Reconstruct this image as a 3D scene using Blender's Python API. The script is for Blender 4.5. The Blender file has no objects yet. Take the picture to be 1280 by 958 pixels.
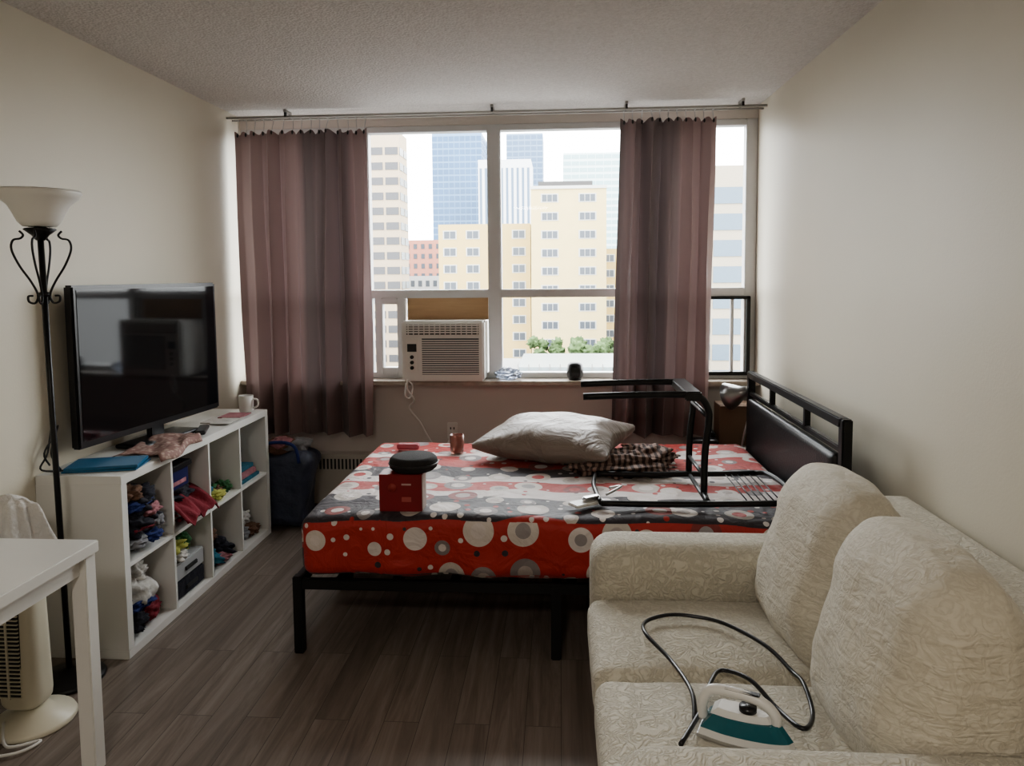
import bpy, bmesh, math, random
from mathutils import Vector, Matrix, noise
random.seed(3)
pi=math.pi
rad=math.radians
# ------------------------------------------------------------ node helpers
def N(nt,t,ins=None,**props):
    n=nt.nodes.new(t)
    for k,v in props.items(): setattr(n,k,v)
    for k,v in (ins or {}).items():
        s=n.inputs[k]
        if isinstance(v,bpy.types.NodeSocket): nt.links.new(v,s)
        else:
            if isinstance(v,tuple) and len(v)==3 and s.type=='RGBA': v=v+(1,)
            s.default_value=v
    return n
def M_(nt,op,a,b=0.0,c=None):
    ins={0:a,1:b}
    if c is not None: ins[2]=c
    return N(nt,'ShaderNodeMath',ins,operation=op).outputs[0]
def mixc(nt,f,a,b,bt='MIX'):
    n=N(nt,'ShaderNodeMix',None,data_type='RGBA',blend_type=bt)
    for i,v in ((0,f),(6,a),(7,b)):
        if isinstance(v,bpy.types.NodeSocket): nt.links.new(v,n.inputs[i])
        else:
            if isinstance(v,tuple) and len(v)==3: v=v+(1,)
            n.inputs[i].default_value=v
    return n.outputs[2]
def ramp(nt,fac,stops,interp='LINEAR'):
    n=N(nt,'ShaderNodeValToRGB',{0:fac})
    cr=n.color_ramp; cr.interpolation=interp
    while len(cr.elements)<len(stops): cr.elements.new(0.5)
    for e,(p,c) in zip(cr.elements,stops):
        e.position=p; e.color=tuple(c)+(1,)
    return n.outputs[0]
def base(name):
    m=bpy.data.materials.new(name); m.use_nodes=True
    nt=m.node_tree; p=nt.nodes['Principled BSDF']
    return m,nt,p
def coords(nt,scale=(1,1,1),rot=(0,0,0),out='Object'):
    tc=N(nt,'ShaderNodeTexCoord')
    mp=N(nt,'ShaderNodeMapping',{0:tc.outputs[out],'Scale':scale,'Rotation':rot})
    return mp.outputs[0]
def mat(name,col,rough=0.6,metal=0.0,var=0.06,vs=6.0,bump=0.0,bs=40.0,sheen=0.0,spec=0.5,vscale=(1,1,1),dist=0.0,trans=0.0,coat=0.0,bdist=0.01):
    m,nt,p=base(name)
    co=coords(nt,vscale)
    nz=N(nt,'ShaderNodeTexNoise',{'Vector':co,'Scale':vs,'Detail':4.0})
    dark=tuple(max(0,c*(1-var*2)) for c in col); lite=tuple(min(1,c*(1+var*2)) for c in col)
    c=mixc(nt,nz.outputs[0],dark,lite)
    nt.links.new(c,p.inputs['Base Color'])
    p.inputs['Roughness'].default_value=rough; p.inputs['Metallic'].default_value=metal
    p.inputs['Specular IOR Level'].default_value=spec
    p.inputs['Sheen Weight'].default_value=sheen
    p.inputs['Coat Weight'].default_value=coat
    p.inputs['Transmission Weight'].default_value=trans
    if bump>0:
        n2=N(nt,'ShaderNodeTexNoise',{'Vector':co,'Scale':bs,'Detail':5.0,'Distortion':dist})
        b=N(nt,'ShaderNodeBump',{'Height':n2.outputs[0],'Strength':bump,'Distance':bdist})
        nt.links.new(b.outputs[0],p.inputs['Normal'])
    return m
# ------------------------------------------------------------ mesh builder
class B:
    def __init__(s): s.bm=bmesh.new(); s.mats=[]; s.tmp=None
    def mi(s,m):
        if m not in s.mats: s.mats.append(m)
        return s.mats.index(m)
    def add(s,t,m,smooth=False,M=None):
        i=s.mi(m)
        if M is not None: bmesh.ops.transform(t,matrix=M,verts=t.verts)
        bmesh.ops.recalc_face_normals(t,faces=t.faces)
        vm={}
        for v in t.verts: vm[v]=s.bm.verts.new(v.co)
        for f in t.faces:
            try: nf=s.bm.faces.new([vm[v] for v in f.verts])
            except ValueError: continue
            nf.material_index=i; nf.smooth=smooth
        t.free(); return s
    def box(s,x0,x1,y0,y1,z0,z1,m,bev=0.0,M=None):
        t=bmesh.new(); bmesh.ops.create_cube(t,size=1)
        for v in t.verts:
            v.co=Vector(((x0+x1)/2+v.co.x*(x1-x0),(y0+y1)/2+v.co.y*(y1-y0),(z0+z1)/2+v.co.z*(z1-z0)))
        if bev>0: bmesh.ops.bevel(t,geom=t.edges[:],offset=bev,segments=2,affect='EDGES')
        return s.add(t,m,False,M)
    def rbox(s,c,size,r,m,cuts=12,fn=None,M=None):
        t=bmesh.new(); bmesh.ops.create_cube(t,size=2)
        bmesh.ops.subdivide_edges(t,edges=t.edges[:],cuts=cuts,use_grid_fill=True)
        h=Vector(size)/2; r=min(r,min(h)*0.999)
        for v in t.verts:
            p=Vector([math.sin(v.co[i]*pi/2)*h[i] for i in range(3)])
            q=Vector([max(-(h[i]-r),min(h[i]-r,p[i])) for i in range(3)])
            d=p-q
            if d.length>1e-9: p=q+d.normalized()*r
            if fn: p=fn(p,h)
            v.co=p
        T=Matrix.Translation(Vector(c))
        return s.add(t,m,True,T@M if M is not None else T)
    def tube(s,pts,r,m,seg=8,sub=0,closed=False,M=None):
        P=[Vector(p) for p in pts]
        if sub:
            Q=[];n=len(P)
            for i in range(n if closed else n-1):
                if closed: a,b,c,d=P[(i-1)%n],P[i],P[(i+1)%n],P[(i+2)%n]
                else: a,b,c,d=P[max(i-1,0)],P[i],P[i+1],P[min(i+2,n-1)]
                for k in range(sub):
                    u=k/sub
                    Q.append(0.5*((2*b)+(c-a)*u+(2*a-5*b+4*c-d)*u*u+(3*b-a-3*c+d)*u**3))
            if not closed: Q.append(P[-1])
            P=Q
        n=len(P); t=bmesh.new(); rings=[]
        nrm=None
        for i in range(n):
            if closed: tg=P[(i+1)%n]-P[i-1]
            else: tg=P[min(i+1,n-1)]-P[max(i-1,0)]
            tg.normalize()
            if nrm is None:
                nrm=tg.cross(Vector((0,0,1)))
                if nrm.length<0.1: nrm=tg.cross(Vector((1,0,0)))
            nrm=(nrm-tg*nrm.dot(tg)).normalized()
            bn=tg.cross(nrm)
            rr=r[i*len(r)//n] if isinstance(r,(list,tuple)) else r
            rings.append([t.verts.new(P[i]+rr*(math.cos(2*pi*k/seg)*nrm+math.sin(2*pi*k/seg)*bn)) for k in range(seg)])
        for i in range(n if closed else n-1):
            A=rings[i];C=rings[(i+1)%n]
            for k in range(seg): t.faces.new([A[k],A[(k+1)%seg],C[(k+1)%seg],C[k]])
        if not closed: t.faces.new(rings[0][::-1]); t.faces.new(rings[-1])
        return s.add(t,m,True,M)
    def lathe(s,prof,c,m,seg=32,M=None,smooth=True):
        t=bmesh.new(); rings=[]
        for (r,z) in prof:
            if r<1e-5: rings.append([t.verts.new((0,0,z))])
            else: rings.append([t.verts.new((r*math.cos(2*pi*k/seg),r*math.sin(2*pi*k/seg),z)) for k in range(seg)])
        for A,C in zip(rings,rings[1:]):
            for k in range(seg):
                k2=(k+1)%seg
                if len(A)==1 and len(C)==1: continue
                if len(A)==1: t.faces.new([A[0],C[k2],C[k]])
                elif len(C)==1: t.faces.new([A[k],A[k2],C[0]])
                else: t.faces.new([A[k],A[k2],C[k2],C[k]])
        T=Matrix.Translation(Vector(c))
        return s.add(t,m,smooth,T@M if M is not None else T)
    def blob(s,c,size,m,sub=3,amp=0.2,fr=3.0,seed=0,M=None):
        t=bmesh.new(); bmesh.ops.create_icosphere(t,subdivisions=sub,radius=1)
        for v in t.verts:
            n=noise.fractal(v.co*fr*0.5+Vector((seed*7.1,seed*3.3,0)),1.0,2.0,4)
            v.co=v.co*(1+amp*n)
            v.co=Vector((v.co.x*size[0]/2,v.co.y*size[1]/2,v.co.z*size[2]/2))
        T=Matrix.Translation(Vector(c))
        return s.add(t,m,True,T@M if M is not None else T)
    def prism(s,outline,z0,z1,m,M=None,scale_top=1.0,smooth=False):
        t=bmesh.new()
        a=[t.verts.new((x,y,z0)) for x,y in outline]
        b=[t.verts.new((x*scale_top,y*scale_top,z1)) for x,y in outline]
        n=len(a)
        t.faces.new(a[::-1]); t.faces.new(b)
        for k in range(n): t.faces.new([a[k],a[(k+1)%n],b[(k+1)%n],b[k]])
        return s.add(t,m,smooth,M)
    def grid(s,fn,nu,nv,m,thick=0.0,M=None):
        t=bmesh.new()
        V=[[t.verts.new(fn(i/nu,j/nv)) for j in range(nv+1)] for i in range(nu+1)]
        for i in range(nu):
            for j in range(nv): t.faces.new([V[i][j],V[i+1][j],V[i+1][j+1],V[i][j+1]])
        if thick:
            bmesh.ops.recalc_face_normals(t,faces=t.faces)
            bmesh.ops.solidify(t,geom=t.faces[:],thickness=thick)
        return s.add(t,m,True,M)
    def done(s,name,uv=None):
        me=bpy.data.meshes.new(name)
        s.bm.normal_update()
        if uv:
            L=s.bm.loops.layers.uv.new('UVMap')
            for f in s.bm.faces:
                n=f.normal
                for l in f.loops: l[L].uv=uv(l.vert.co,n)
        s.bm.to_mesh(me); s.bm.free()
        for m in s.mats: me.materials.append(m)
        o=bpy.data.objects.new(name,me); bpy.context.scene.collection.objects.link(o)
        return o
# ------------------------------------------------------------ materials
XL,XR,YB,YF,ZC=-2.14,1.278,4.8,-1.9,2.64
wallm=mat('wall_paint',(0.66,0.615,0.515),0.5,var=0.03,vs=1.2,bump=0.06,bs=120,spec=0.35)
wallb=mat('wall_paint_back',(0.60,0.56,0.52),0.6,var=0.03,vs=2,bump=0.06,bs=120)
trimw=mat('trim_white',(0.72,0.71,0.67),0.45,var=0.03)
# popcorn ceiling
m,nt,p=base('stipple_ceiling')
co=coords(nt)
v=N(nt,'ShaderNodeTexVoronoi',{'Vector':co,'Scale':80.0})
nz=N(nt,'ShaderNodeTexNoise',{'Vector':co,'Scale':60.0,'Detail':6.0})
h=M_(nt,'ADD',v.outputs[0],nz.outputs[0])
b=N(nt,'ShaderNodeBump',{'Height':h,'Strength':0.4,'Distance':0.01})
nt.links.new(b.outputs[0],p.inputs['Normal'])
nt.links.new(ramp(nt,nz.outputs[0],[(0.3,(0.60,0.57,0.545)),(0.7,(0.70,0.67,0.645))]),p.inputs['Base Color'])
p.inputs['Roughness'].default_value=0.95
ceilm=m
# wood floor
m,nt,p=base('floor_planks')
co=coords(nt,rot=(0,0,pi/2))
br=N(nt,'ShaderNodeTexBrick',{'Vector':co,'Color1':(0.2,0.2,0.2,1),'Color2':(0.9,0.9,0.9,1),'Mortar':(0.0,0.0,0.0,1),'Scale':1.0,'Mortar Size':0.001,'Mortar Smooth':0.2,'Bias':0.0,'Brick Width':1.2,'Row Height':0.125})
br.offset=0.37
sep=N(nt,'ShaderNodeSeparateColor',{0:br.outputs[0]}).outputs[0]
co2=coords(nt,(16,1.1,1))
off=N(nt,'ShaderNodeVectorMath',{0:co2,1:br.outputs[0]},operation='MULTIPLY_ADD')
off.inputs[1].default_value=(1,1,1); nt.links.new(br.outputs[0],off.inputs[2])
g=N(nt,'ShaderNodeTexNoise',{'Vector':off.outputs[0],'Scale':1.6,'Detail':9.0,'Roughness':0.7,'Distortion':0.9})
gc=ramp(nt,g.outputs[0],[(0.30,(0.085,0.066,0.054)),(0.48,(0.19,0.155,0.132)),(0.68,(0.33,0.28,0.245))])
pc=mixc(nt,0.28,gc,mixc(nt,sep,(0.13,0.105,0.09),(0.27,0.225,0.195)))
fc=mixc(nt,br.outputs[1],pc,(0.05,0.038,0.032))
nt.links.new(fc,p.inputs['Base Color'])
nt.links.new(ramp(nt,g.outputs[0],[(0.2,(0.46,)*3),(0.8,(0.34,)*3)]),p.inputs['Roughness'])
b=N(nt,'ShaderNodeBump',{'Height':g.outputs[0],'Strength':0.12,'Distance':0.004}); nt.links.new(b.outputs[0],p.inputs['Normal'])
floorm=m
# curtain
def curtain_mat(name,c1,c2):
    m,nt,p=base(name)
    co=coords(nt,(7,0.5,0.1))
    nz=N(nt,'ShaderNodeTexNoise',{'Vector':co,'Scale':1.0,'Detail':2.0})
    c=ramp(nt,nz.outputs[0],[(0.38,c1),(0.55,c2)])
    nt.links.new(c,p.inputs['Base Color'])
    p.inputs['Roughness'].default_value=0.34; p.inputs['Sheen Weight'].default_value=0.12
    tr=N(nt,'ShaderNodeBsdfTranslucent'); nt.links.new(c,tr.inputs[0])
    mx=N(nt,'ShaderNodeMixShader',{0:0.10}); nt.links.new(p.outputs[0],mx.inputs[1]); nt.links.new(tr.outputs[0],mx.inputs[2])
    nt.links.new(mx.outputs[0],nt.nodes['Material Output'].inputs[0])
    return m
curt=curtain_mat('mauve_satin',(0.135,0.105,0.105),(0.265,0.185,0.18))
# glass
m,nt,p=base('window_glass')
tr=N(nt,'ShaderNodeBsdfTransparent',{0:(0.96,0.98,0.97)}); gl=N(nt,'ShaderNodeBsdfGlossy',{'Roughness':0.02})
mx=N(nt,'ShaderNodeMixShader',{0:0.02}); nt.links.new(tr.outputs[0],mx.inputs[1]); nt.links.new(gl.outputs[0],mx.inputs[2])
nt.links.new(mx.outputs[0],nt.nodes['Material Output'].inputs[0])
glassm=m
framew=mat('window_frame_white',(0.60,0.60,0.60),0.4,var=0.02)
black=mat('black_metal',(0.012,0.012,0.013),0.35,0.3,var=0.1)
blackp=mat('black_plastic',(0.015,0.015,0.017),0.3,var=0.1)
pad=mat('black_leather',(0.018,0.017,0.018),0.38,var=0.1,bump=0.15,bs=90)
screen=mat('tv_screen_glass',(0.006,0.007,0.009),0.06,var=0.1,spec=0.6)
whitel=mat('white_laminate',(0.74,0.735,0.71),0.35,var=0.02)
whitep=mat('white_plastic',(0.70,0.69,0.66),0.35,var=0.03)
creamp=mat('cream_plastic',(0.66,0.62,0.50),0.4,var=0.03)
darkg=mat('dark_gap',(0.03,0.03,0.03),0.7)
sill=mat('sill_stone',(0.36,0.31,0.26),0.35,var=0.25,vs=18)
ply=mat('plywood',(0.50,0.33,0.19),0.6,var=0.15,vs=3,vscale=(1,1,9))
chrome=mat('brushed_steel',(0.55,0.55,0.55),0.28,0.9)
frost=mat('frosted_glass',(0.80,0.79,0.75),0.45,var=0.02)
# sofa fabric
def sofa_mat(name,wr):
    m,nt,p=base(name)
    co=coords(nt,(1,1,1))
    wv=N(nt,'ShaderNodeTexNoise',{'Vector':co,'Scale':24.0,'Detail':2.5,'Distortion':2.0})
    line=M_(nt,'ABSOLUTE',M_(nt,'SUBTRACT',wv.outputs[0],0.5))
    edge=M_(nt,'MULTIPLY',line,9.0); edge=M_(nt,'MINIMUM',edge,1.0)
    fine=N(nt,'ShaderNodeTexNoise',{'Vector':co,'Scale':260.0,'Detail':2.0})
    h=M_(nt,'ADD',M_(nt,'MULTIPLY',edge,0.8),M_(nt,'MULTIPLY',fine.outputs[0],0.25))
    if wr:
        co3=coords(nt,wr,rot=(rad(28),0,0))
        w=N(nt,'ShaderNodeTexNoise',{'Vector':co3,'Scale':10.0,'Detail':2.0,'Distortion':0.6})
        h=M_(nt,'ADD',M_(nt,'MULTIPLY',h,.35),M_(nt,'MULTIPLY',w.outputs[0],3.0))
    b=N(nt,'ShaderNodeBump',{'Height':h,'Strength':0.55 if wr else .6,'Distance':0.006})
    nt.links.new(b.outputs[0],p.inputs['Normal'])
    c=mixc(nt,edge,(0.50,0.465,0.38),(0.61,0.575,0.485)) if not wr else mixc(nt,edge,(0.53,0.49,0.405),(0.60,0.56,0.47))
    nt.links.new(c,p.inputs['Base Color'])
    p.inputs['Roughness'].default_value=0.7; p.inputs['Sheen Weight'].default_value=0.2
    return m
sofam=sofa_mat('cream_damask',None)
sofaw=sofa_mat('cream_damask_gathered',(1.5,1.4,4.6))
# bedspread
m,nt,p=base('circle_print_duvet')
uvn=N(nt,'ShaderNodeTexCoord').outputs['UV']
sx=N(nt,'ShaderNodeSeparateXYZ',{0:uvn})
wav=N(nt,'ShaderNodeTexNoise',{'Vector':uvn,'Scale':3.0,'Detail':1.0})
V=M_(nt,'ADD',sx.outputs[1],M_(nt,'MULTIPLY',M_(nt,'SUBTRACT',wav.outputs[0],0.5),0.16))
f=M_(nt,'DIVIDE',M_(nt,'SUBTRACT',V,2.5),1.8)
RED=(0.40,0.032,0.024); WH=(0.64,0.58,0.56); DK=(0.035,0.028,0.036)
bg=ramp(nt,f,[(0.0,RED),(0.195,DK),(0.35,WH),(0.41,RED),(0.48,WH),(0.53,DK),(0.61,RED),(0.74,WH),(0.785,RED)],'CONSTANT')
def circles(col,scale,rmax,stops,ring,seedoff,thr=0.0):
    uv2=N(nt,'ShaderNodeMapping',{0:uvn,'Location':(seedoff,seedoff*0.7,0)}).outputs[0]
    vo=N(nt,'ShaderNodeTexVoronoi',{'Vector':uv2,'Scale':scale,'Randomness':0.55},voronoi_dimensions='2D')
    sp=N(nt,'ShaderNodeSeparateColor',{0:vo.outputs['Color']})
    r=M_(nt,'MULTIPLY',M_(nt,'ADD',sp.outputs[1],0.75),rmax/1.75)
    d=vo.outputs['Distance']
    mk=M_(nt,'LESS_THAN',d,r)
    if thr: mk=M_(nt,'MULTIPLY',mk,M_(nt,'GREATER_THAN',sp.outputs[2],thr))
    cc=ramp(nt,sp.outputs[0],stops,'CONSTANT')
    out=mixc(nt,mk,col,cc)
    if ring:
        inner=M_(nt,'LESS_THAN',d,M_(nt,'MULTIPLY',r,0.5))
        c2=ramp(nt,sp.outputs[2],[(0,(0.40,0.34,0.32)),(0.3,WH),(0.55,(0.30,0.27,0.27)),(0.72,RED),(0.86,WH)],'CONSTANT')
        out=mixc(nt,inner,out,c2)
    return out
c=circles(bg,17.0,0.24,[(0,(0.64,0.59,0.57)),(0.45,DK),(0.6,RED)],False,0.3,0.55)
c=circles(c,5.9,0.40,[(0,(0.60,0.54,0.50)),(0.3,(0.23,0.20,0.20)),(0.5,(0.50,0.45,0.41)),(0.75,(0.22,0.035,0.03)),(0.85,WH)],True,1.7)
nt.links.new(c,p.inputs['Base Color']); p.inputs['Roughness'].default_value=0.6; p.inputs['Sheen Weight'].default_value=0.1
wr=N(nt,'ShaderNodeTexNoise',{'Vector':coords(nt),'Scale':9.0,'Detail':4.0,'Distortion':0.8})
b=N(nt,'ShaderNodeBump',{'Height':wr.outputs[0],'Strength':0.6,'Distance':0.035}); nt.links.new(b.outputs[0],p.inputs['Normal'])
duvet=m
# ------------------------------------------------------------ room shell
B().box(XL-.1,XR+.1,YF-.1,YB+.15,-.1,0,floorm).done('floor')
B().box(XL-.1,XR+.1,YF-.1,YB+.15,ZC,ZC+.1,ceilm).done('ceiling')
B().box(XL-.12,XL,YF-.1,YB+.15,0,ZC,wallm).done('wall_left')
B().box(XR,XR+.12,YF-.1,YB+.15,0,ZC,wallm).done('wall_right')
B().box(XL,XR,YF-.1,YF,0,ZC,wallm).done('wall_front')
w=B(); w.box(XL,XR,YB,YB+.15,0,.85,wallb); w.box(XL,XR,YB,YB+.15,2.56,ZC,wallb); w.done('wall_back')
B().box(XL,XL+.012,YF,2.7,0,.09,trimw,.003).done('baseboard_left')
B().box(XR-.012,XR,YF,YB,0,.09,trimw,.003).done('baseboard_right')
B().box(XL+.001,XR-.001,4.66,YB+.10,.848,.876,sill,.004).done('trim_1')
# window
w=B()
y0,y1=YB,YB+.08
w.box(XL+.001,XL+.05,y0,y1,.876,2.56,framew,.004); w.box(1.205,XR-.001,y0,y1,.876,2.56,framew,.004)
w.box(XL+.05,1.205,y0,y1,2.52,2.56,framew,.004); w.box(XL+.05,1.205,y0,y1,.876,.915,framew,.004)
w.box(XL+.05,1.205,y0-.01,y1,1.42,1.475,framew,.006)
w.box(-.475,-.385,y0-.015,y1+.001,.9,2.53,framew,.008)
w.box(-1.33,-1.27,y0,y1,.9,2.53,framew,.006); w.box(.86,.91,y0,y1,.9,2.53,framew,.006)
w.box(-1.245,-1.195,y0-.01,y1-.02,.9,1.42,framew,.005); w.box(-1.095,-1.04,y0-.01,y1-.02,.9,1.42,framew,.005)
w.box(-1.195,-1.095,y0-.01,y1-.02,.9,.95,framew,.004); w.box(-1.195,-1.095,y0-.01,y1-.02,1.38,1.42,framew,.004)
w.box(-1.03,-.48,y0+.03,y0+.045,1.27,1.42,ply)
for a in ((.93,.955,.9,1.42),(1.215,1.24,.9,1.42),(.93,1.24,1.40,1.42),(.93,1.24,.9,.925)):
    w.box(a[0],a[1],y0-.03,y0+.0,a[2],a[3],black,.003)
w.box(1.12,1.14,y0+.0,y0+.03,.9,1.42,framew,.003)
for (a,b_,c_,d_) in ((XL+.05,-.475,1.475,2.52),(-.385,1.205,1.475,2.52),(XL+.05,-1.245,.915,1.42),(-1.195,-1.095,.95,1.38),(-.385,1.205,.915,1.42)):
    w.grid(lambda u,v:Vector((a+(b_-a)*u,y0+.042,c_+(d_-c_)*v)),1,1,glassm)
w.done('window_1')
# ------------------------------------------------------------ curtains + rod
def curtain(name,xa0,xa1,xb0,xb1,nf,seed,zt=2.50,zb=.535,y=4.61):
    def fn(u,v):
        a=u+0.045*noise.noise(Vector((u*5+seed,v*1.2,seed)))
        x0=xa0+(xb0-xa0)*v; x1=xa1+(xb1-xa1)*v
        amp=(0.026+0.034*v)*(0.85+1.1*noise.noise(Vector((u*4,seed,1.5))))
        yy=y+amp*math.sin(2*pi*nf*a)+0.02*noise.noise(Vector((u*9,v*3,seed)))
        zz=zt+(zb-zt)*v
        if v<0.02: zz+=0.012*math.cos(2*pi*nf*2*u)
        zz+=0.022*v*noise.noise(Vector((u*3,seed,9)))
        x=x0+(x1-x0)*u+0.006*math.sin(4*pi*nf*a)
        return Vector((x,yy,zz))
    b=B(); b.grid(fn,260,46,curt)
    n=nf*2
    for i in range(n+1):
        u=min(max((i+.3)/(n+.6),0),1); q=fn(u,0.0)
        b.tube([(q.x,q.y,q.z-.02),(q.x,q.y+.01,q.z+.02),(q.x,4.63,2.575),(q.x,4.615,2.60),(q.x,4.60,2.58)],.003,chrome,seg=6,sub=3)
        b.blob((q.x,q.y-.008,q.z-.012),(.016,.01,.03),blackp,sub=1,amp=0)
    return b.done(name)
curtain('curtain',-2.10,-1.215,-2.08,-1.235,7,1.3)
curtain('curtain',.385,.975,.325,.935,5,5.1,zt=2.525)
b=B(); rodm=mat('rod_grey',(.38,.37,.35),.4,.4)
b.tube([(XL+.002,4.60,2.595),(XR-.002,4.60,2.595)],.008,rodm); b.tube([(XL+.002,4.68,2.595),(XR-.002,4.68,2.595)],.006,rodm)
for x in (-1.75,-.42,.42,1.13):
    b.box(x-.009,x+.009,4.585,4.69,2.622,2.6395,rodm,.002); b.box(x-.007,x+.007,4.592,4.608,2.595,2.625,blackp); b.box(x-.007,x+.007,4.672,4.688,2.595,2.625,rodm)
b.done('curtain_rod')
# ------------------------------------------------------------ AC unit
b=B()
x0,x1,z0,z1=-1.02,-.49,.93,1.275; yf=4.62
b.box(x0,x1,yf,YB+.3,z0-.05,z1,whitep,.012)
b.box(x0-.004,x1+.004,yf-.03,yf+.01,z0-.045,z1+.004,whitep,.012)
b.box(x0+.03,x1-.03,yf-.034,yf-.028,z1-.085,z1-.02,darkg)
for i in range(14):
    xx=x0+.04+i*.0345; b.box(xx,xx+.006,yf-.042,yf-.03,z1-.088,z1-.018,whitep)
for i in range(4): b.box(x0+.03,x1-.03,yf-.04,yf-.031,z1-.076+i*.015,z1-.067+i*.015,whitep)
b.box(x0+.13,x1-.03,yf-.033,yf-.029,z0-.0,z1-.11,mat('vent_shadow',(.09,.10,.12),.7))
for i in range(16):
    zz=z0+.005+i*.0143; b.box(x0+.13,x1-.03,yf-.04,yf-.03,zz,zz+.0068,whitep)
b.box(x0+.025,x0+.105,yf-.036,yf-.028,z0+.02,z1-.11,trimw,.004)
b.box(x0+.035,x0+.095,yf-.038,yf-.034,z0+.15,z0+.2,darkg)
for i in range(3): b.lathe([(0,.01),(.012,.01),(.012,0)],(x0+.065,yf-.036,z0+.045+i*.035),blackp,seg=12,M=Matrix.Rotation(pi/2,4,'X'))
b.done('window_air_conditioner')
b=B(); b.tube([(-.98,4.56,.90),(-.985,4.56,.84),(-.95,4.60,.76),(-.99,4.64,.70),(-.93,4.68,.60),(-.88,4.69,.5),(-.82,4.69,.42),(-.75,4.70,.45),(-.73,4.78,.52)],.006,whitep,sub=6)
b.tube([(-.99,4.56,.88),(-1.0,4.56,.80),(-.97,4.57,.78),(-.95,4.56,.86),(-.98,4.55,.9)],.005,whitep,sub=6)
b.done('power_cord')
b=B(); b.box(-.765,-.695,4.788,YB,.46,.575,trimw,.004)
for z in (.49,.535):
    b.box(-.745,-.738,4.786,4.789,z-.008,z+.008,darkg); b.box(-.722,-.715,4.786,4.789,z-.008,z+.008,darkg)
b.done('wall_outlet')
# convector heater
b=B(); hm=mat('heater_enamel',(0.50,0.47,0.42),0.45,var=0.05)
b.box(-2.10,1.0,4.70,YB-.002,.03,.37,hm,.006)
for i in range(118):
    xx=-2.06+i*.0255; b.box(xx,xx+.012,4.697,4.703,.27,.34,darkg)
b.done('baseboard_heater')
# sill items
b=B(); b.lathe([(0,0),(.04,0),(.052,.02),(.055,.06),(.05,.1),(.035,.115),(0,.118)],(.10,4.74,.877),blackp); b.box(.07,.13,4.684,4.70,.90,.96,screen,.004); b.done('alarm_clock')
b=B(); cl=mat('clear_plastic_bag',(0.65,0.72,0.85),0.15,trans=0.7)
b.blob((-.34,4.745,.915),(.17,.07,.075),cl,sub=4,amp=.4,fr=5,seed=2); b.done('plastic_bag')
# ------------------------------------------------------------ bed
BX0,BX1,BY0,BY1,BZ=-1.085,1.06,2.845,4.21,.585
def bedfn(p,h):
    top=(p.z+h.z)/(2*h.z)
    n=noise.fractal(Vector((p.x*2.2,p.y*2.2,p.z*1.5)),1.0,2.0,3)
    p=p.copy()
    p.z+=0.012*n*top
    side=1-top
    p.y+=(0.022*noise.noise(Vector((p.x*5,2,0)))+.009*math.sin(p.x*17))*side*(1 if p.y>0 else -1)
    if top<.05: p.z+=0.012*noise.noise(Vector((p.x*6,p.y*6,4)))
    return p
b=B(); b.rbox(((BX0+BX1)/2,(BY0+BY1)/2,(BZ+.322)/2),(BX1-BX0,BY1-BY0,BZ-.322),.055,duvet,cuts=70,fn=bedfn)
def beduv(co,n):
    if abs(n.z)>=max(abs(n.x),abs(n.y))*0.8: return (co.x,co.y)
    if abs(n.y)>abs(n.x): return (co.x,BY0-(BZ-co.z)) if n.y<0 else (co.x,BY1+(BZ-co.z))
    return (BX0-(BZ-co.z),co.y)
bed_duvet=b.done('duvet_and_mattress',uv=beduv)
b=B()
for y in (BY0-.01,BY1-.02):
    b.box(BX0-.02,1.08,y,y+.03,.275,.318,black,.004)
b.box(BX0-.025,BX0+.01,BY0-.01,BY1+.01,.275,.325,black,.004)
b.box(-.035,-.005,BY0,BY1,.285,.315,black,.003)
for i in range(9):
    x=BX0+.15+i*.24; b.box(x,x+.04,BY0,BY1,.30,.316,black)
for x in (BX0-.025,-.04):
    for y in (BY0-.015,(BY0+BY1)/2,BY1-.025): b.box(x,x+.04,y,y+.04,0,.30 if x>-1 else .33,black,.004)
HX=1.09
for y in (BY0-.02,BY1-.0): b.box(HX,HX+.04,y,y+.045,0,1.0,black,.005)
b.box(HX,HX+.04,BY0,BY1+.02,.96,1.0,black,.005); b.box(HX+.005,HX+.03,BY0,BY1+.02,.86,.885,black,.004)
b.box(HX+.005,HX+.03,BY0,BY1+.02,.40,.43,black,.004)
for y in (BY0+.42,BY1-.42): b.box(HX+.005,HX+.03,y,y+.03,.86,.97,black,.003)
b.rbox((HX+.01,(BY0+BY1)/2+.01,.66),(.05,BY1-BY0-.06,.38),.02,pad,cuts=14)
bedf=b.done('bed_frame_metal')
bed=bpy.data.objects.new('double_bed',None); bpy.context.scene.collection.objects.link(bed)
bed_duvet.parent=bed; bedf.parent=bed
# pillow
pil=mat('beige_satin',(0.235,0.195,0.168),0.40,var=0.06,bump=0.6,bs=7,sheen=.15,bdist=.04,dist=1)
def pilfn(p,h):
    u=p.x/h.x; v=p.y/h.y
    k=(1-abs(u)**2.6)*(1-abs(v)**2.6); k=max(k,0)**.6
    z=p.z*(0.10+0.97*k)+0.010*noise.noise(Vector((p.x*9,p.y*9,0)))
    s=1-0.13*(1-abs(u))*abs(v)**3; s2=1-0.13*(1-abs(v))*abs(u)**3
    return Vector((p.x*s2,p.y*s,z))
b=B(); b.rbox((-.03,3.82,.70),(.76,.52,.2),.03,pil,cuts=30,fn=pilfn,M=Matrix.Rotation(rad(-22),4,'Z')@Matrix.Rotation(rad(6),4,'X')@Matrix.Rotation(rad(-1),4,'Y'))
b.done('pillow')
m,nt,p=base('zebra_throw')
wv=N(nt,'ShaderNodeTexWave',{'Vector':coords(nt),'Scale':10.0,'Distortion':5.0,'Detail':2.0})
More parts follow.
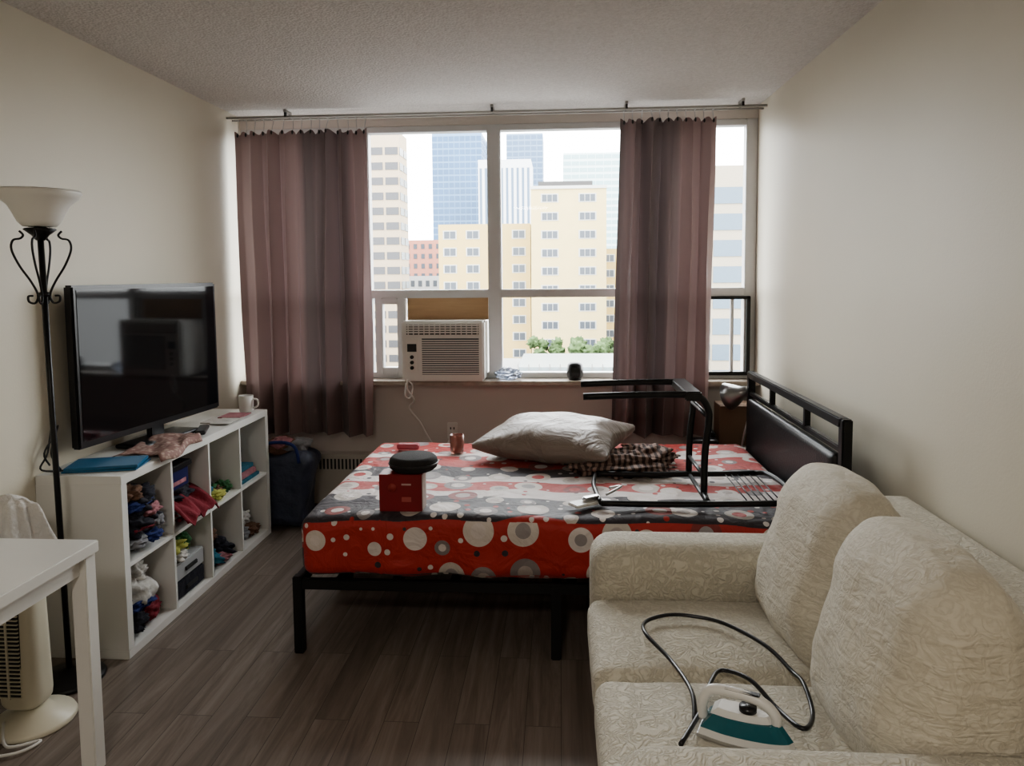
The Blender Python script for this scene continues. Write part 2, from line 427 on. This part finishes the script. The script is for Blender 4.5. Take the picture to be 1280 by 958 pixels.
nt.links.new(ramp(nt,wv.outputs[0],[(0.42,(0.05,0.03,0.025)),(0.55,(0.25,0.17,0.14))]),p.inputs['Base Color']); p.inputs['Roughness'].default_value=.8
b=B(); b.blob((.28,3.60,.615),(.48,.32,.10),m,sub=5,amp=.45,fr=5,seed=4); b.blob((.44,3.72,.63),(.3,.26,.10),m,sub=5,amp=.4,fr=5,seed=8); b.done('striped_throw_blanket')
# red box & round case
redb=mat('red_carton',(0.22,0.012,0.016),0.4,var=.1)
b=B(); b.box(-.755,-.575,2.905,3.0,.588,.745,redb,.002); b.box(-.575,-.573,2.91,2.995,.59,.743,mat('carton_side',(0.5,.42,.38),.5))
b.lathe([(0,.002),(.018,.002),(.018,0)],(-.70,2.9048,.69),mat('print_dull_red',(.30,.04,.035),.5),seg=16,M=Matrix.Rotation(pi/2,4,'X')); b.box(-.66,-.62,2.9035,2.905,.63,.65,mat('print_pink',(.40,.09,.08),.5))
b.box(-.66,-.62,2.9035,2.905,.70,.707,mat('print_white',(.5,.35,.33),.5))
b.done('red_product_box')
b=B(); fz=mat('black_fabric',(0.02,0.018,0.018),.85,bump=.3,bs=150)
b.lathe([(0,0),(.085,0),(.1,.012),(.104,.03),(.1,.048),(.09,.058),(.08,.06),(0,.063)],(-.625,2.99,.747),fz,seg=40); b.tube([(-.625+.104*math.cos(a*pi/12),2.99+.104*math.sin(a*pi/12),.777) for a in range(24)],.004,blackp,seg=6,closed=True)
b.done('round_zip_case')
m,nt,p=base('glass_red'); p.inputs['Base Color'].default_value=(.55,.25,.20,1); p.inputs['Roughness'].default_value=.1; p.inputs['Transmission Weight'].default_value=.6
b=B(); b.lathe([(0,0),(.034,0),(.038,.01),(.04,.1),(.036,.1),(.034,.02),(0,.02)],(-.57,3.9,.592),m); b.lathe([(0,.02),(.032,.02),(.032,.06),(0,.062)],(-.57,3.9,.592),mat('wax_red',(.4,.08,.06),.5)); b.done('glass_candle_holder')
b=B(); b.rbox((-.86,3.98,.605),(.13,.05,.035),.015,mat('pink_plastic',(.4,.08,.1),.4)); b.done('pink_pouch')
b=B(); b.box(-.16,.0,0,.07,0,.012,whitep,.004,M=Matrix.Translation((.2,3.02,.60))@Matrix.Rotation(rad(35),4,'Z')); b.box(-.10,-.02,.02,.05,.012,.03,chrome,.004,M=Matrix.Translation((.2,3.02,.60))@Matrix.Rotation(rad(35),4,'Z'))
b.tube([(.2,3.1,.61),(.27,3.16,.63),(.22,3.2,.61)],.006,chrome,sub=5)
b.done('hand_tool')
# overturned metal chair frame lying on the bed
b=B()
zb=.612
for y,yy in ((3.08,2.97),(3.44,3.42)):
    b.tube([(.10,y,1.045),(.30,y,1.052),(.54,y,1.055),(.60,y,1.04),(.63,y,.99),(.632,y,.93),(.618,y,.80),(.615,y,.62)],.015,black,sub=5,seg=10)
    b.tube([(.17,yy,zb+.002),(.45,yy,zb),(.92,yy,zb+.01)],.013,black,sub=4,seg=10)
b.box(.53,.60,3.06,3.46,1.03,1.07,black,.006)
b.tube([(.63,3.08,.96),(.63,3.44,.96)],.011,black)
b.tube([(.616,3.08,.70),(.616,3.44,.70)],.009,black)
b.tube([(.17,2.97,zb+.002),(.15,3.2,zb+.01),(.17,3.42,zb+.002)],.010,black,sub=4)
b.tube([(.92,2.97,zb+.01),(.97,3.0,zb+.015),(.99,3.2,zb+.02),(.97,3.4,zb+.015),(.92,3.42,zb+.01)],.012,black,sub=5)
for i in range(6): b.tube([(.78+i*.028,2.975,zb+.006),(.78+i*.028,3.42,zb+.006)],.003,black,seg=6)
b.tube([(.615,2.97,zb),(.615,3.42,zb)],.010,black); b.tube([(.615,3.08,.63),(.615,2.97,zb)],.012,black)
b.done('metal_chair')
# nightstand corner: box, clip lamp
b=B(); dk=mat('dark_wood',(.05,.035,.03),.5)
b.box(.86,1.22,4.33,4.66,.46,.50,dk,.004)
for x in (.88,1.18):
    for y in (4.35,4.62): b.box(x-.015,x+.015,y-.015,y+.015,0,.46,dk)
b.box(.88,1.2,4.35,4.64,.2,.22,dk); b.done('nightstand')
b=B(); cb=mat('brown_cardboard',(.16,.10,.065),.8)
b.box(.98,1.19,4.46,4.62,.501,.76,cb,.003); b.box(.98,1.19,4.43,4.46,.752,.758,cb,M=None); b.done('cardboard_box')
b=B()
b.lathe([(0,0),(.05,0),(.05,.012),(.012,.02),(0,.02)],(1.10,4.39,.501),chrome)
b.tube([(1.10,4.39,.51),(1.12,4.39,.62),(1.15,4.39,.74),(1.16,4.39,.83),(1.12,4.39,.87)],.008,chrome,sub=5)
LM=Matrix.Rotation(rad(62),4,'Y')@Matrix.Rotation(rad(40),4,'X')
b.lathe([(0,.14),(.03,.135),(.04,.09),(.062,.05),(.085,.0),(.080,0),(.058,.045),(.03,.08),(0,.085)],(1.01,4.36,.83),mat('dark_steel',(.3,.3,.3),.3,.8),M=LM)
b.blob((1.03,4.37,.85),(.06,.06,.06),frost,amp=0); b.done('desk_lamp')
b=B(); b.rbox((.88,4.40,.535),(.16,.10,.06),.02,blackp); b.rbox((.93,4.5,.55),(.06,.10,.09),.02,blackp); b.done('black_camera_bag')
# ------------------------------------------------------------ shelf unit
SX0,SX1,SY0,SY1,SH=-2.138,-1.775,2.75,4.22,.77
b=B(); T=.038
b.box(SX0,SX1,SY0,SY1,SH-T,SH,whitel,.002); b.box(SX0,SX1,SY0,SY1,0.0,T,whitel,.002)
b.box(SX0,SX1,SY0,SY0+T,T,SH-T,whitel); b.box(SX0,SX1,SY1-T,SY1,T,SH-T,whitel)
ci=(SY1-SY0-2*T-3*.016)/4
ys=[]
y=SY0+T
for i in range(4):
    ys.append((y,y+ci)); y+=ci
    if i<3: b.box(SX0,SX1-.002,y,y+.016,T,SH-T,whitel); y+=.016
b.box(SX0,SX1-.003,SY0+T,SY1-T,SH/2-.008,SH/2+.008,whitel)
b.done('cube_shelf_unit')
def col(r,g,b_,n): return mat(n,(r,g,b_),.85,var=.2,vs=20,bump=.5,bs=25,bdist=.02)
C=dict(dark=col(.015,.015,.025,'cloth_dark'),red=col(.20,.018,.03,'cloth_red'),pink=col(.36,.16,.18,'cloth_pink'),blue=col(.015,.03,.14,'cloth_blue'),white=col(.55,.53,.50,'cloth_white'),yel=col(.38,.38,.10,'cloth_yellow'),grey=col(.20,.20,.21,'cloth_grey'),teal=col(.03,.14,.20,'cloth_teal'),brown=col(.15,.08,.05,'cloth_brown'),green=col(.04,.13,.05,'cloth_green'))
def pile(name,c,items):
    b=B()
    y0,y1=ys[c]
    for (dx,fy,z,sx_,sy_,sz,cn) in items:
        cy=y0+fy*(y1-y0)
        b.blob((SX1-dx,cy,z+sz/2),(sx_,sy_,sz),C[cn],sub=4,amp=.5,fr=5.5,seed=random.random()*9)
    return b.done(name)
T1=SH/2+.012; T0=T+.004
pile('clothes_pile',0,[(.14,.5,T1,.22,.26,.10,'dark'),(.10,.32,T1+.07,.2,.17,.10,'dark'),(.12,.68,T1+.07,.2,.14,.1,'dark'),(.11,.5,T1+.15,.2,.22,.12,'dark'),(.08,.3,T1+.22,.14,.13,.07,'brown'),(.06,.3,T1+.02,.12,.14,.05,'grey'),(.05,.6,T1+.02,.12,.12,.05,'blue'),(.05,.62,T1+.13,.10,.12,.05,'pink'),(.05,.45,T1+.09,.10,.18,.03,'red'),(.04,.4,T1+.18,.06,.2,.05,'blue'),(.03,.7,T1+.06,.06,.1,.07,'grey')])
pile('clothes_pile',1,[(.12,.5,T1,.22,.27,.09,'red'),(.14,.5,T1+.08,.2,.22,.09,'dark'),(.08,.3,T1+.03,.14,.14,.06,'grey')])
b=B(); y0,y1=ys[1]; b.box(SX1-.16,SX1-.06,y0+.03,y1-.09,T1+.16,T1+.25,mat('blue_box',(.01,.015,.09),.4),.004); b.box(SX1-.059,SX1-.057,y0+.06,y1-.12,T1+.18,T1+.20,C['pink']); b.box(SX1-.15,SX1-.05,y0+.04,y1-.07,T1+.251,T1+.28,blackp,.004); b.done('blue_carton')
b=B(); y0,y1=ys[1]
b.grid(lambda u,v:Vector((SX1-.10+.15*v+.01*math.sin(u*9),y0+.02+(y1-y0-.04)*u,T1+.13-.05*v-.05*v*v+.014*math.sin(u*14+v*3)+.01*math.sin(u*31))),24,12,C['red'],thick=.004); b.done('red_cloth')
pile('toiletry_items',2,[(.12,.3,T1,.12,.1,.09,'teal'),(.10,.7,T1,.1,.1,.05,'brown'),(.16,.5,T1,.12,.14,.12,'dark'),(.06,.45,T1,.1,.14,.04,'yel'),(.07,.8,T1,.08,.08,.06,'green')])
b=B(); y0,y1=ys[2]; b.lathe([(0,0),(.03,0),(.045,.05),(.05,.1),(.03,.14),(0,.15)],(SX1-.12,y0+.09,T1+.07),blackp); b.tube([(SX1-.1,y0+.2,T1),(SX1-.1,y0+.22,T1+.06)],.02,C['green']); b.done('black_bottle')
b=B(); y0,y1=ys[3]; b.box(SX1-.26,SX1-.02,y0+.04,y1-.06,T1,T1+.02,C['teal'],.003); b.box(SX1-.25,SX1-.03,y0+.05,y1-.08,T1+.021,T1+.05,C['pink'],.003); b.box(SX1-.25,SX1-.05,y0+.05,y1-.07,T1+.051,T1+.075,C['teal'],.003); b.done('book_stack')
pile('plastic_grocery_bag',0,[(.13,.45,T0+.05,.2,.22,.20,'white'),(.07,.42,T0+.09,.10,.19,.05,'blue'),(.08,.65,T0,.1,.14,.10,'red'),(.07,.3,T0,.12,.12,.09,'dark'),(.12,.5,T0+.2,.14,.14,.08,'white')])
b=B(); y0,y1=ys[1]; gp=mat('grey_drawer_plastic',(.4,.41,.42),.3)
b.box(SX1-.3,SX1-.03,y0+.04,y1-.03,T0,T0+.085,C['dark'],.006); b.box(SX1-.3,SX1-.03,y0+.04,y1-.03,T0+.09,T0+.175,gp,.006)
for z in (.03,.12): b.box(SX1-.03,SX1-.02,y0+.12,y1-.11,T0+z,T0+z+.02,darkg,.003)
b.done('storage_drawers')
pile('yellow_bags',1,[(.14,.4,T0+.176,.2,.2,.10,'yel'),(.10,.6,T0+.19,.1,.1,.09,'green'),(.08,.35,T0+.17,.12,.12,.05,'white')])
pile('shoes_pile',2,[(.12,.3,T0,.2,.1,.09,'teal'),(.11,.65,T0,.2,.1,.11,'dark'),(.16,.5,T0+.08,.14,.18,.10,'brown'),(.06,.5,T0,.1,.1,.05,'pink')])
pile('toy_pile',3,[(.10,.3,T0,.14,.12,.10,'grey'),(.08,.65,T0,.12,.12,.07,'brown'),(.13,.5,T0+.07,.14,.16,.09,'white')])
# things on the shelf
b=B(); W=1.02; A=math.atan2(.12,1.0)
tvM=Matrix.Translation((-2.035,2.885,0))@Matrix.Rotation(pi/2-A,4,'Z')
b.box(0,W,0,.045,.842,1.542,blackp,.008,M=tvM); b.box(.2,W-.2,.04,.075,.93,1.3,blackp,.01,M=tvM)
b.box(.022,W-.022,-.002,.003,.872,1.522,screen,M=tvM)
b.box(W/2-.05,W/2+.05,.01,.04,.79,.88,blackp,.006,M=tvM)
b.rbox((0,0,0),(.42,.17,.022),.01,blackp,M=tvM@Matrix.Translation((W/2,.0,.783)))
b.done('television')
b=B(); px,py=-1.86,4.12
b.lathe([(0,0),(.034,0),(.041,.01),(.042,.10),(.038,.10),(.036,.012),(0,.01)],(px,py,SH+.001),whitep)
b.tube([(px+.04,py,.85),(px+.068,py,.845),(px+.07,py,.81),(px+.04,py,.795)],.006,whitep,sub=5); b.done('coffee_mug')
m,nt,p=base('patterned_cloth')
vo=N(nt,'ShaderNodeTexVoronoi',{'Vector':coords(nt),'Scale':45.0})
nt.links.new(ramp(nt,vo.outputs[0],[(.3,(.42,.31,.26)),(.5,(.27,.16,.14))]),p.inputs['Base Color']); p.inputs['Roughness'].default_value=.8
b=B(); b.grid(lambda u,v:Vector((-1.975+.225*u+.02*math.sin(v*6),3.00+.38*v+.04*math.sin(u*3),SH+.008+.010*abs(math.sin(u*5+v*4))+(.006*noise.noise(Vector((u*6,v*6,0)))+.006)+.01*v-.03*max(0,u-.93)/.07)),30,30,m,thick=.004); b.done('folded_tablecloth')
b=B(); bl=mat('blue_folder',(.025,.13,.25),.4)
fm=Matrix.Translation((-1.91,2.90,SH))@Matrix.Rotation(rad(12),4,'Z')
b.box(-.16,.13,-.09,.09,.001,.008,bl,.001,M=fm); b.box(-.155,.125,-.085,.085,.009,.022,bl,.002,M=fm@Matrix.Rotation(rad(4),4,'Z')); b.done('blue_folder')
b=B(); b.box(-1.97,-1.82,3.78,4.0,SH+.001,SH+.006,C['white'],M=None); b.box(-1.93,-1.80,3.90,4.05,SH+.0065,SH+.012,C['pink']); b.box(-1.90,-1.79,3.74,3.93,SH+.0065,SH+.010,C['white']); b.done('magazine')
b=B(); b.rbox((-1.84,3.55,SH+.018),(.05,.18,.022),.01,blackp,M=Matrix.Rotation(rad(20),4,'Z')); b.done('remote_control')
b=B()
b.tube([(-2.11,2.80,.80),(-2.10,2.76,.86),(-2.08,2.80,.93),(-2.11,2.86,.95),(-2.10,2.8,.85),(-2.05,2.78,.79),(-2.1,2.84,.78)],.004,blackp,sub=6); b.tube([(-2.115,2.84,1.0),(-2.1,2.78,.86),(-2.115,2.76,.79),(-2.0,2.82,.78)],.004,blackp,sub=6); b.done('tv_cable')
# ------------------------------------------------------------ floor lamp
b=B(); lx,ly=-1.955,2.60
b.lathe([(0,0),(.125,0),(.128,.008),(.12,.018),(.06,.03),(.02,.045),(0,.05)],(lx+.03,ly,0),black)
b.tube([(lx+.03,ly,.03),(lx+.02,ly,.9),(lx+.01,ly,1.74)],.011,black)
b.lathe([(0,0),(.015,0),(.03,.02),(.055,.04),(.05,.045),(0,.05)],(lx+.01,ly,1.715),black)
b.lathe([(.03,0),(.055,.002),(.072,.02),(.085,.05),(.10,.08),(.128,.105),(.143,.125),(.141,.135),(.133,.128),(.09,.09),(.075,.055),(.06,.02),(0,.01)],(lx+.01,ly,1.765),frost,seg=40)
for k in range(4):
    a=k*pi/2+.35; c_,s_=math.cos(a),math.sin(a)
    P=[(.07,1.75),(.058,1.735),(.068,1.722),(.092,1.715),(.098,1.68),(.075,1.62),(.04,1.56),(.02,1.51),(.03,1.48),(.05,1.485),(.052,1.505),(.036,1.507)]
    b.tube([(lx+.012+r*c_,ly+r*s_,z) for r,z in P],.0042,black,sub=5,seg=6)
b.lathe([(0,0),(.016,.004),(.02,.012),(.016,.02),(0,.024)],(lx+.012,ly,1.50),black)
b.done('floor_lamp')
# ------------------------------------------------------------ tower fan
b=B(); fx,fy=-1.87,2.335
b.lathe([(0,0),(.13,0),(.135,.008),(.128,.022),(.07,.04),(.05,.06),(0,.06)],(fx,fy,0),creamp,seg=40)
def fanfn(p,h): return Vector((p.x*(1-.10*(p.z/h.z)),p.y*(1-.10*(p.z/h.z)),p.z))
b.rbox((fx-.02,fy,.41),(.135,.12,.70),.045,creamp,cuts=16,fn=fanfn)
b.box(fx-.07,fx+.012,fy-.0665,fy-.055,.12,.50,darkg,.004)
for i in range(26): b.box(fx-.07,fx+.012,fy-.070,fy-.064,.125+i*.0145,.125+i*.0145+.004,creamp)
b.box(fx-.035,fx-.028,fy-.071,fy-.064,.12,.5,creamp); b.done('tower_fan')
# towel draped over the fan top
b=B()
def clo(u,v):
    th=2*pi*u; R_=.13*v
    ca,sa=math.cos(th),math.sin(th)
    fold=math.sin(th*5+.6)*.022*v**2+math.sin(th*9)*.010*v
    ox=(R_*1.0+fold)*ca; oy=(R_*.72+fold)*sa
    z=.80-.05*v**2-.19*max(0,v-.55)**1.3*1.6*(1+.5*math.cos(th+.6))+.03*noise.noise(Vector((ox*22,oy*22,1)))+.02*(1-v)
    return Vector((fx-.035+ox,fy+oy,z))
b.grid(clo,120,30,mat('towel_white',(.58,.56,.53),.9,bump=.6,bs=40,sheen=.3,bdist=.02)); b.done('towel')
b=B(); b.tube([(-1.93,2.27,.035),(-1.85,2.18,.012),(-1.76,2.22,.01),(-1.80,2.15,.01),(-1.95,2.12,.01),(-2.1,2.17,.01)],.005,whitep,sub=8); b.done('fan_cord')
# ------------------------------------------------------------ table
b=B(); tx,ty=-1.46,2.135
b.box(-2.13,tx,.95,ty,.708,.745,whitel,.003)
for x in (-2.125,tx-.06):
    for y in (.965,ty-.055): b.box(x,x+.05,y,y+.05,0,.708,whitel,.003)
b.box(-2.11,tx-.03,ty-.035,ty-.015,.65,.708,whitel); b.box(tx-.05,tx-.03,1.0,ty-.03,.65,.708,whitel)
b.done('dining_table')
# ------------------------------------------------------------ tote bag
b=B(); tb=mat('navy_tote',(.05,.06,.095),.5,var=.3,vs=14,bump=.7,bs=9,bdist=.04)
def bagfn(p,h):
    t=(p.z+h.z)/(2*h.z)
    n1=noise.noise(Vector((p.y*7,p.z*7,1))); n2=noise.noise(Vector((p.x*7,p.z*7,5)))
    return Vector((p.x*(.90+.14*t-.1*math.sin(t*5))+.03*n1,p.y*(.90+.12*t)+.025*n2,p.z-.03*t*(1+noise.noise(Vector((p.x*8,p.y*8,2))))))
b.rbox((-1.725,4.385,.26),(.34,.27,.50),.07,tb,cuts=24,fn=bagfn)
b.blob((-1.76,4.385,.51),(.26,.22,.10),C['brown'],sub=4,amp=.4,seed=3); b.blob((-1.66,4.39,.51),(.16,.18,.10),C['grey'],sub=4,amp=.4,seed=5); b.blob((-1.74,4.34,.53),(.14,.12,.08),C['pink'],sub=4,amp=.4,seed=6)
b.tube([(-1.83,4.25,.45),(-1.82,4.24,.54),(-1.70,4.24,.56),(-1.62,4.24,.53),(-1.60,4.25,.43)],.010,C['blue'],sub=5); b.done('laundry_tote_bag')
# ------------------------------------------------------------ sofa
b=B()
X0,X1,Y0,Y1=.10,1.262,1.21,2.66
b.rbox(((X0+X1)/2+.01,(Y0+Y1)/2,.19),(X1-X0-.04,Y1-Y0-.02,.30),.03,sofam,cuts=10)
for (a,c_) in ((Y0,Y0+.23),(Y1-.23,Y1)):
    b.rbox(((X0+X1)/2-.02,(a+c_)/2,.345),(X1-X0-.05,.235,.57),.085,sofam,cuts=20,fn=lambda p,h:Vector((p.x,p.y*(1+.06*(p.z>0.1)),p.z)))
b.rbox((1.165,(Y0+Y1)/2,.43),(.185,Y1-Y0-.03,.68),.04,sofam,cuts=18)
ym=(Y0+Y1)/2
def seatfn(p,h):
    return Vector((p.x,p.y,p.z+(.028*(1-(p.x/h.x)**2)*(1-(p.y/h.y)**2) if p.z>0 else 0)+.004*noise.noise(p*9)))
for (a,c_) in ((Y0+.232,ym-.003),(ym+.003,Y1-.232)):
    b.rbox(((X0+.80)/2,(a+c_)/2,.385),(.72,c_-a,.15),.045,sofam,cuts=24,fn=seatfn)
def backfn(p,h):
    k=(1-(p.y/h.y)**2)*(1-(p.z/h.z)**2); k=max(k,0)
    t=(p.z+h.z)/(2*h.z)
    q=Vector((p.x*(.92+.30*k**.6-.46*t**1.5),p.y,p.z))
    if p.z>0: q.z-=.035*(abs(p.y)/h.y)**2.5*(p.z/h.z)
    q+=Vector((1,.3,.3))*.013*noise.fractal(Vector((p.x*4,p.y*6,p.z*9)),1,2,3)
    return q
for (a,c_,zz,an,xc) in ((Y0+.215,ym-.005,.69,2,.83),(ym+.005,Y1-.225,.695,5,.83)):
    b.rbox((xc,(a+c_)/2,zz),(.33,c_-a+.015,.54),.10,sofaw,cuts=34,fn=backfn,M=Matrix.Rotation(rad(an),4,'Y'))
for x in (.16,1.18):
    for y in (Y0+.06,Y1-.06): b.lathe([(0,0),(.02,0),(.028,.05),(0,.05)],(x,y,0),dk,seg=12)
b.done('loveseat_sofa')
# iron
b=B(); irM=Matrix.Translation((.43,1.625,.492))@Matrix.Rotation(rad(-24),4,'Z')@Matrix.Scale(.90,4)
out=[]
for i in range(24):
    t=i/23; x=-.12+.24*t; wdt=.052*math.sqrt(max(0,1-((t-.25)/.75)**2)) if t>.25 else .052*(.86+.14*(t/.25))
    out.append((x,wdt))
outline=out+[(x,-w_) for x,w_ in reversed(out[:-1])]
b.prism(outline,0,.008,chrome,M=irM)
b.prism([(x*.97,y*.97) for x,y in outline],.008,.026,whitep,M=irM,scale_top=.96)
teal=mat('teal_tank',(.015,.16,.20),.15,trans=.3)
b.prism([(x*.93,y*.92) for x,y in outline],.026,.062,teal,M=irM,scale_top=.74,smooth=False)
b.prism([(x*.64-.012,y*.62) for x,y in outline],.062,.078,whitep,M=irM,scale_top=.8)
b.tube([(.070,0,.06),(.065,0,.085),(.03,0,.110),(-.04,0,.116),(-.095,0,.108),(-.115,0,.07),(-.112,0,.03)],.0135,whitep,sub=6,seg=12,M=irM)
b.box(-.06,.03,-.010,.010,.122,.1275,blackp,.003,M=irM); b.lathe([(0,0),(.022,0),(.022,.012),(0,.014)],(0,0,0),blackp,seg=20,M=irM@Matrix.Translation((.0,0,.078)))
b.done('steam_iron')
b=B(); z=.492
cp=[(.32,1.68),(.33,1.78),(.305,1.948),(.25,2.08),(.262,2.17),(.33,2.20),(.404,2.20),(.495,2.16),(.58,2.03),(.62,1.91),(.625,1.83),(.61,1.72),(.56,1.64),(.53,1.74),(.49,1.84),(.43,1.90),(.385,1.82),(.355,1.74),(.27,1.58)]
b.tube([(x,y,z-.004+.014*math.sin(i*1.7)**2+.012*(1-((x-.45)/.36)**2)) for i,(x,y) in enumerate(cp)],.0058,blackp,sub=7)
b.done('iron_cord')
# ------------------------------------------------------------ added fill light with an invented ceiling fixture, unseen behind the camera
b=B(); b.lathe([(0,-.09),(.08,-.085),(.14,-.06),(.17,-.015),(.17,0)],(-.4,-.7,ZC),frost); b.done('fill_light_fixture')
ld=bpy.data.lights.new('fill_light','AREA'); ld.shape='DISK'; ld.size=.5; ld.energy=16; ld.color=(1,.93,.85)
lo=bpy.data.objects.new('fill_light',ld); lo.location=(-.4,-.7,ZC-.12); bpy.context.scene.collection.objects.link(lo)
# ------------------------------------------------------------ exterior
GZ=-20
B().box(-1500,1500,5.6,2500,GZ-1,GZ,mat('asphalt',(.14,.14,.14),.9)).done('ground_exterior')
fw=mat('facade_window_dark',(.05,.06,.075),.3); frm=mat('facade_window_frame',(.42,.42,.40),.5)
def bld(name,x0,x1,y,dep,z1,wall,win,fh,cols,wf,hf,top=1.2,frame=None,side=True,split=0,zb=GZ):
    b=B(); b.box(x0,x1,y,y+dep,zb,z1,wall)
    n=int((z1-top-zb)/fh); cw=(x1-x0)/cols
    for r in range(n):
        zt=z1-top-r*fh
        for c in range(cols):
            cx=x0+cw*(c+.5); w2=cw*wf/2
            if frame: b.box(cx-w2-.15,cx+w2+.15,y-.06,y,zt-fh*hf-.15,zt+.15,frame)
            if split:
                for k in range(split):
                    a=cx-w2+2*w2*k/split; b.box(a+.06,a+2*w2/split-.06,y-.12,y,zt-fh*hf,zt,win)
            else: b.box(cx-w2,cx+w2,y-.12,y,zt-fh*hf,zt,win)
        if side:
            nc=max(1,int(dep/(cw*1.2))); dw=dep/nc
            for c in range(nc):
                cy=y+dw*(c+.5)
                for xx in (x0-.1,x1): b.box(xx,xx+.1,cy-dw*wf/2,cy+dw*wf/2,zt-fh*hf,zt,win)
    return b
yb=mat('yellow_brick',(.44,.33,.14),.85,var=.04,vs=.5); yb2=mat('yellow_brick_light',(.50,.40,.20),.85,var=.04,vs=.5)
bld('a',-21,-5.0,125,18,10.4,yb,fw,2.95,4,.52,.42,frame=frm,split=2).done('yellow_apartment_building')
b=bld('a',-4.6,7.6,118,22,15.7,yb2,fw,2.95,2,.42,.38,frame=frm,split=3)
b.box(-3.5,5.5,121,134,15.7,17.0,mat('roof_dark',(.06,.06,.065),.8)); b.box(-4.7,7.7,117.8,118.2,15.4,15.9,frm); b.done('yellow_tower_building')
bld('a',8.0,22,142,20,6.5,yb,fw,2.95,4,.5,.42,frame=frm,split=2).done('yellow_apartment_building')
conc=mat('beige_concrete',(.36,.29,.21),.9,var=.05,vs=.3)
bld('a',-62,-33.2,150,8,31.5,conc,mat('brown_glass',(.05,.05,.055),.25),3.1,9,.84,.5,top=3.2).done('concrete_office_building')
blue=mat('blue_glass',(.028,.085,.18),.25,var=.25,vs=.05)
blu2=mat('pale_blue_panel',(.11,.20,.33),.5)
bld('a',-70,-42.5,400,30,80,blu2,blue,3.6,9,.86,.75,top=2).done('glass_tower')
bld('a',-39,-13.5,350,28,57,mat('white_panel',(.55,.56,.58),.6),mat('mid_blue_glass',(.08,.13,.20),.3),40,10,.45,.98,top=4,side=False).done('white_striped_tower')
bld('a',-36,-11,500,30,98,mat('pale_steel_panel',(.14,.21,.31),.5),mat('steel_blue_glass',(.06,.11,.19),.3),3.8,6,.85,.7).done('steel_tower')
bld('a',2.6,42,450,30,76,mat('pale_teal_panel',(.50,.60,.60),.5),mat('teal_glass',(.26,.40,.42),.3),4,8,.92,.6).done('teal_glass_building')
bld('a',-50,-36,220,20,12.5,mat('red_brick',(.32,.14,.10),.9),fw,3.0,6,.45,.5).done('red_brick_building')
bld('a',-46,-30,190,20,1.5,mat('grey_stone',(.3,.3,.3),.9),fw,3.2,8,.5,.5).done('grey_stone_building')
bld('a',18.6,34,90,25,14.6,mat('grey_beige_panel',(.30,.26,.20),.8),mat('grey_blue_glass',(.08,.12,.16),.25),3.2,4,.9,.62,top=2.6).done('mixed_office_building')
b=B(); rf=mat('flat_roof',(.22,.22,.21),.9)
b.box(-9,14,66,84,GZ,-8.2,rf); b.box(-4,9,68,80,-8.2,-7.2,mat('skylight',(.20,.24,.25),.3))
for i in range(14): b.box(-4+i,-3.9+i,67.9,68.1,-8.2,-6.9,rf)
b.box(-9,14,66,66.4,-8.3,-7.4,rf); b.done('low_roof_building')
lf=mat('leaves',(.06,.10,.035),.9,var=.4,vs=1.5,bump=.6,bs=3); tk=mat('bark',(.12,.09,.07),.9)
for (x,y,s) in ((-2,92,3.6),(3,90,4.2),(7,94,3.5)):
    b=B(); b.tube([(x,y,GZ),(x,y,-9)],.3,tk)
    for k in range(9): b.blob((x+random.uniform(-2,2),y+random.uniform(-1,1),-9.0+random.uniform(-1.5,2.0)),(s*.4,s*.4,s*.36),lf,sub=3,amp=.9,fr=8,seed=k+x)
    b.done('tree')
# ------------------------------------------------------------ world & lights
wd=bpy.data.worlds.new('overcast_sky'); bpy.context.scene.world=wd; wd.use_nodes=True
nt=wd.node_tree; bgN=nt.nodes['Background']
tc=N(nt,'ShaderNodeTexCoord'); nz=N(nt,'ShaderNodeTexNoise',{'Vector':tc.outputs['Generated'],'Scale':2.5,'Detail':5.0})
nt.links.new(ramp(nt,nz.outputs[0],[(.3,(.93,.96,1.0)),(.6,(1,1,1))]),bgN.inputs[0]); bgN.inputs[1].default_value=5.3
pd=bpy.data.lights.new('window_portal','AREA'); pd.shape='RECTANGLE'; pd.size=XR-XL-.04; pd.size_y=1.7; pd.cycles.is_portal=True
po=bpy.data.objects.new('window_portal',pd); po.location=((XL+XR)/2,YB+.12,1.71); po.rotation_euler=(-pi/2,0,0); bpy.context.scene.collection.objects.link(po)
vs=bpy.context.scene.view_settings
vs.exposure=1.22
try: vs.look='AgX - Medium High Contrast'
except Exception: pass
# ------------------------------------------------------------ camera
th,ph,ro=rad(3.8),rad(4.2),rad(.5)
F=Vector((-math.sin(th)*math.cos(ph),math.cos(th)*math.cos(ph),-math.sin(ph)))
R=Vector((math.cos(th),math.sin(th),0)); U=R.cross(F)
R2=R*math.cos(ro)-U*math.sin(ro); U2=U*math.cos(ro)+R*math.sin(ro)
cd=bpy.data.cameras.new('camera'); cam=bpy.data.objects.new('camera',cd); bpy.context.scene.collection.objects.link(cam)
mw=Matrix((R2,U2,-F)).transposed().to_4x4(); mw.translation=Vector((0,0,1.57)); cam.matrix_world=mw
cd.sensor_width=36; cd.lens=900/1280*36; cd.shift_y=-69/1280; cd.clip_end=4000; cd.clip_start=.05
bpy.context.scene.camera=cam
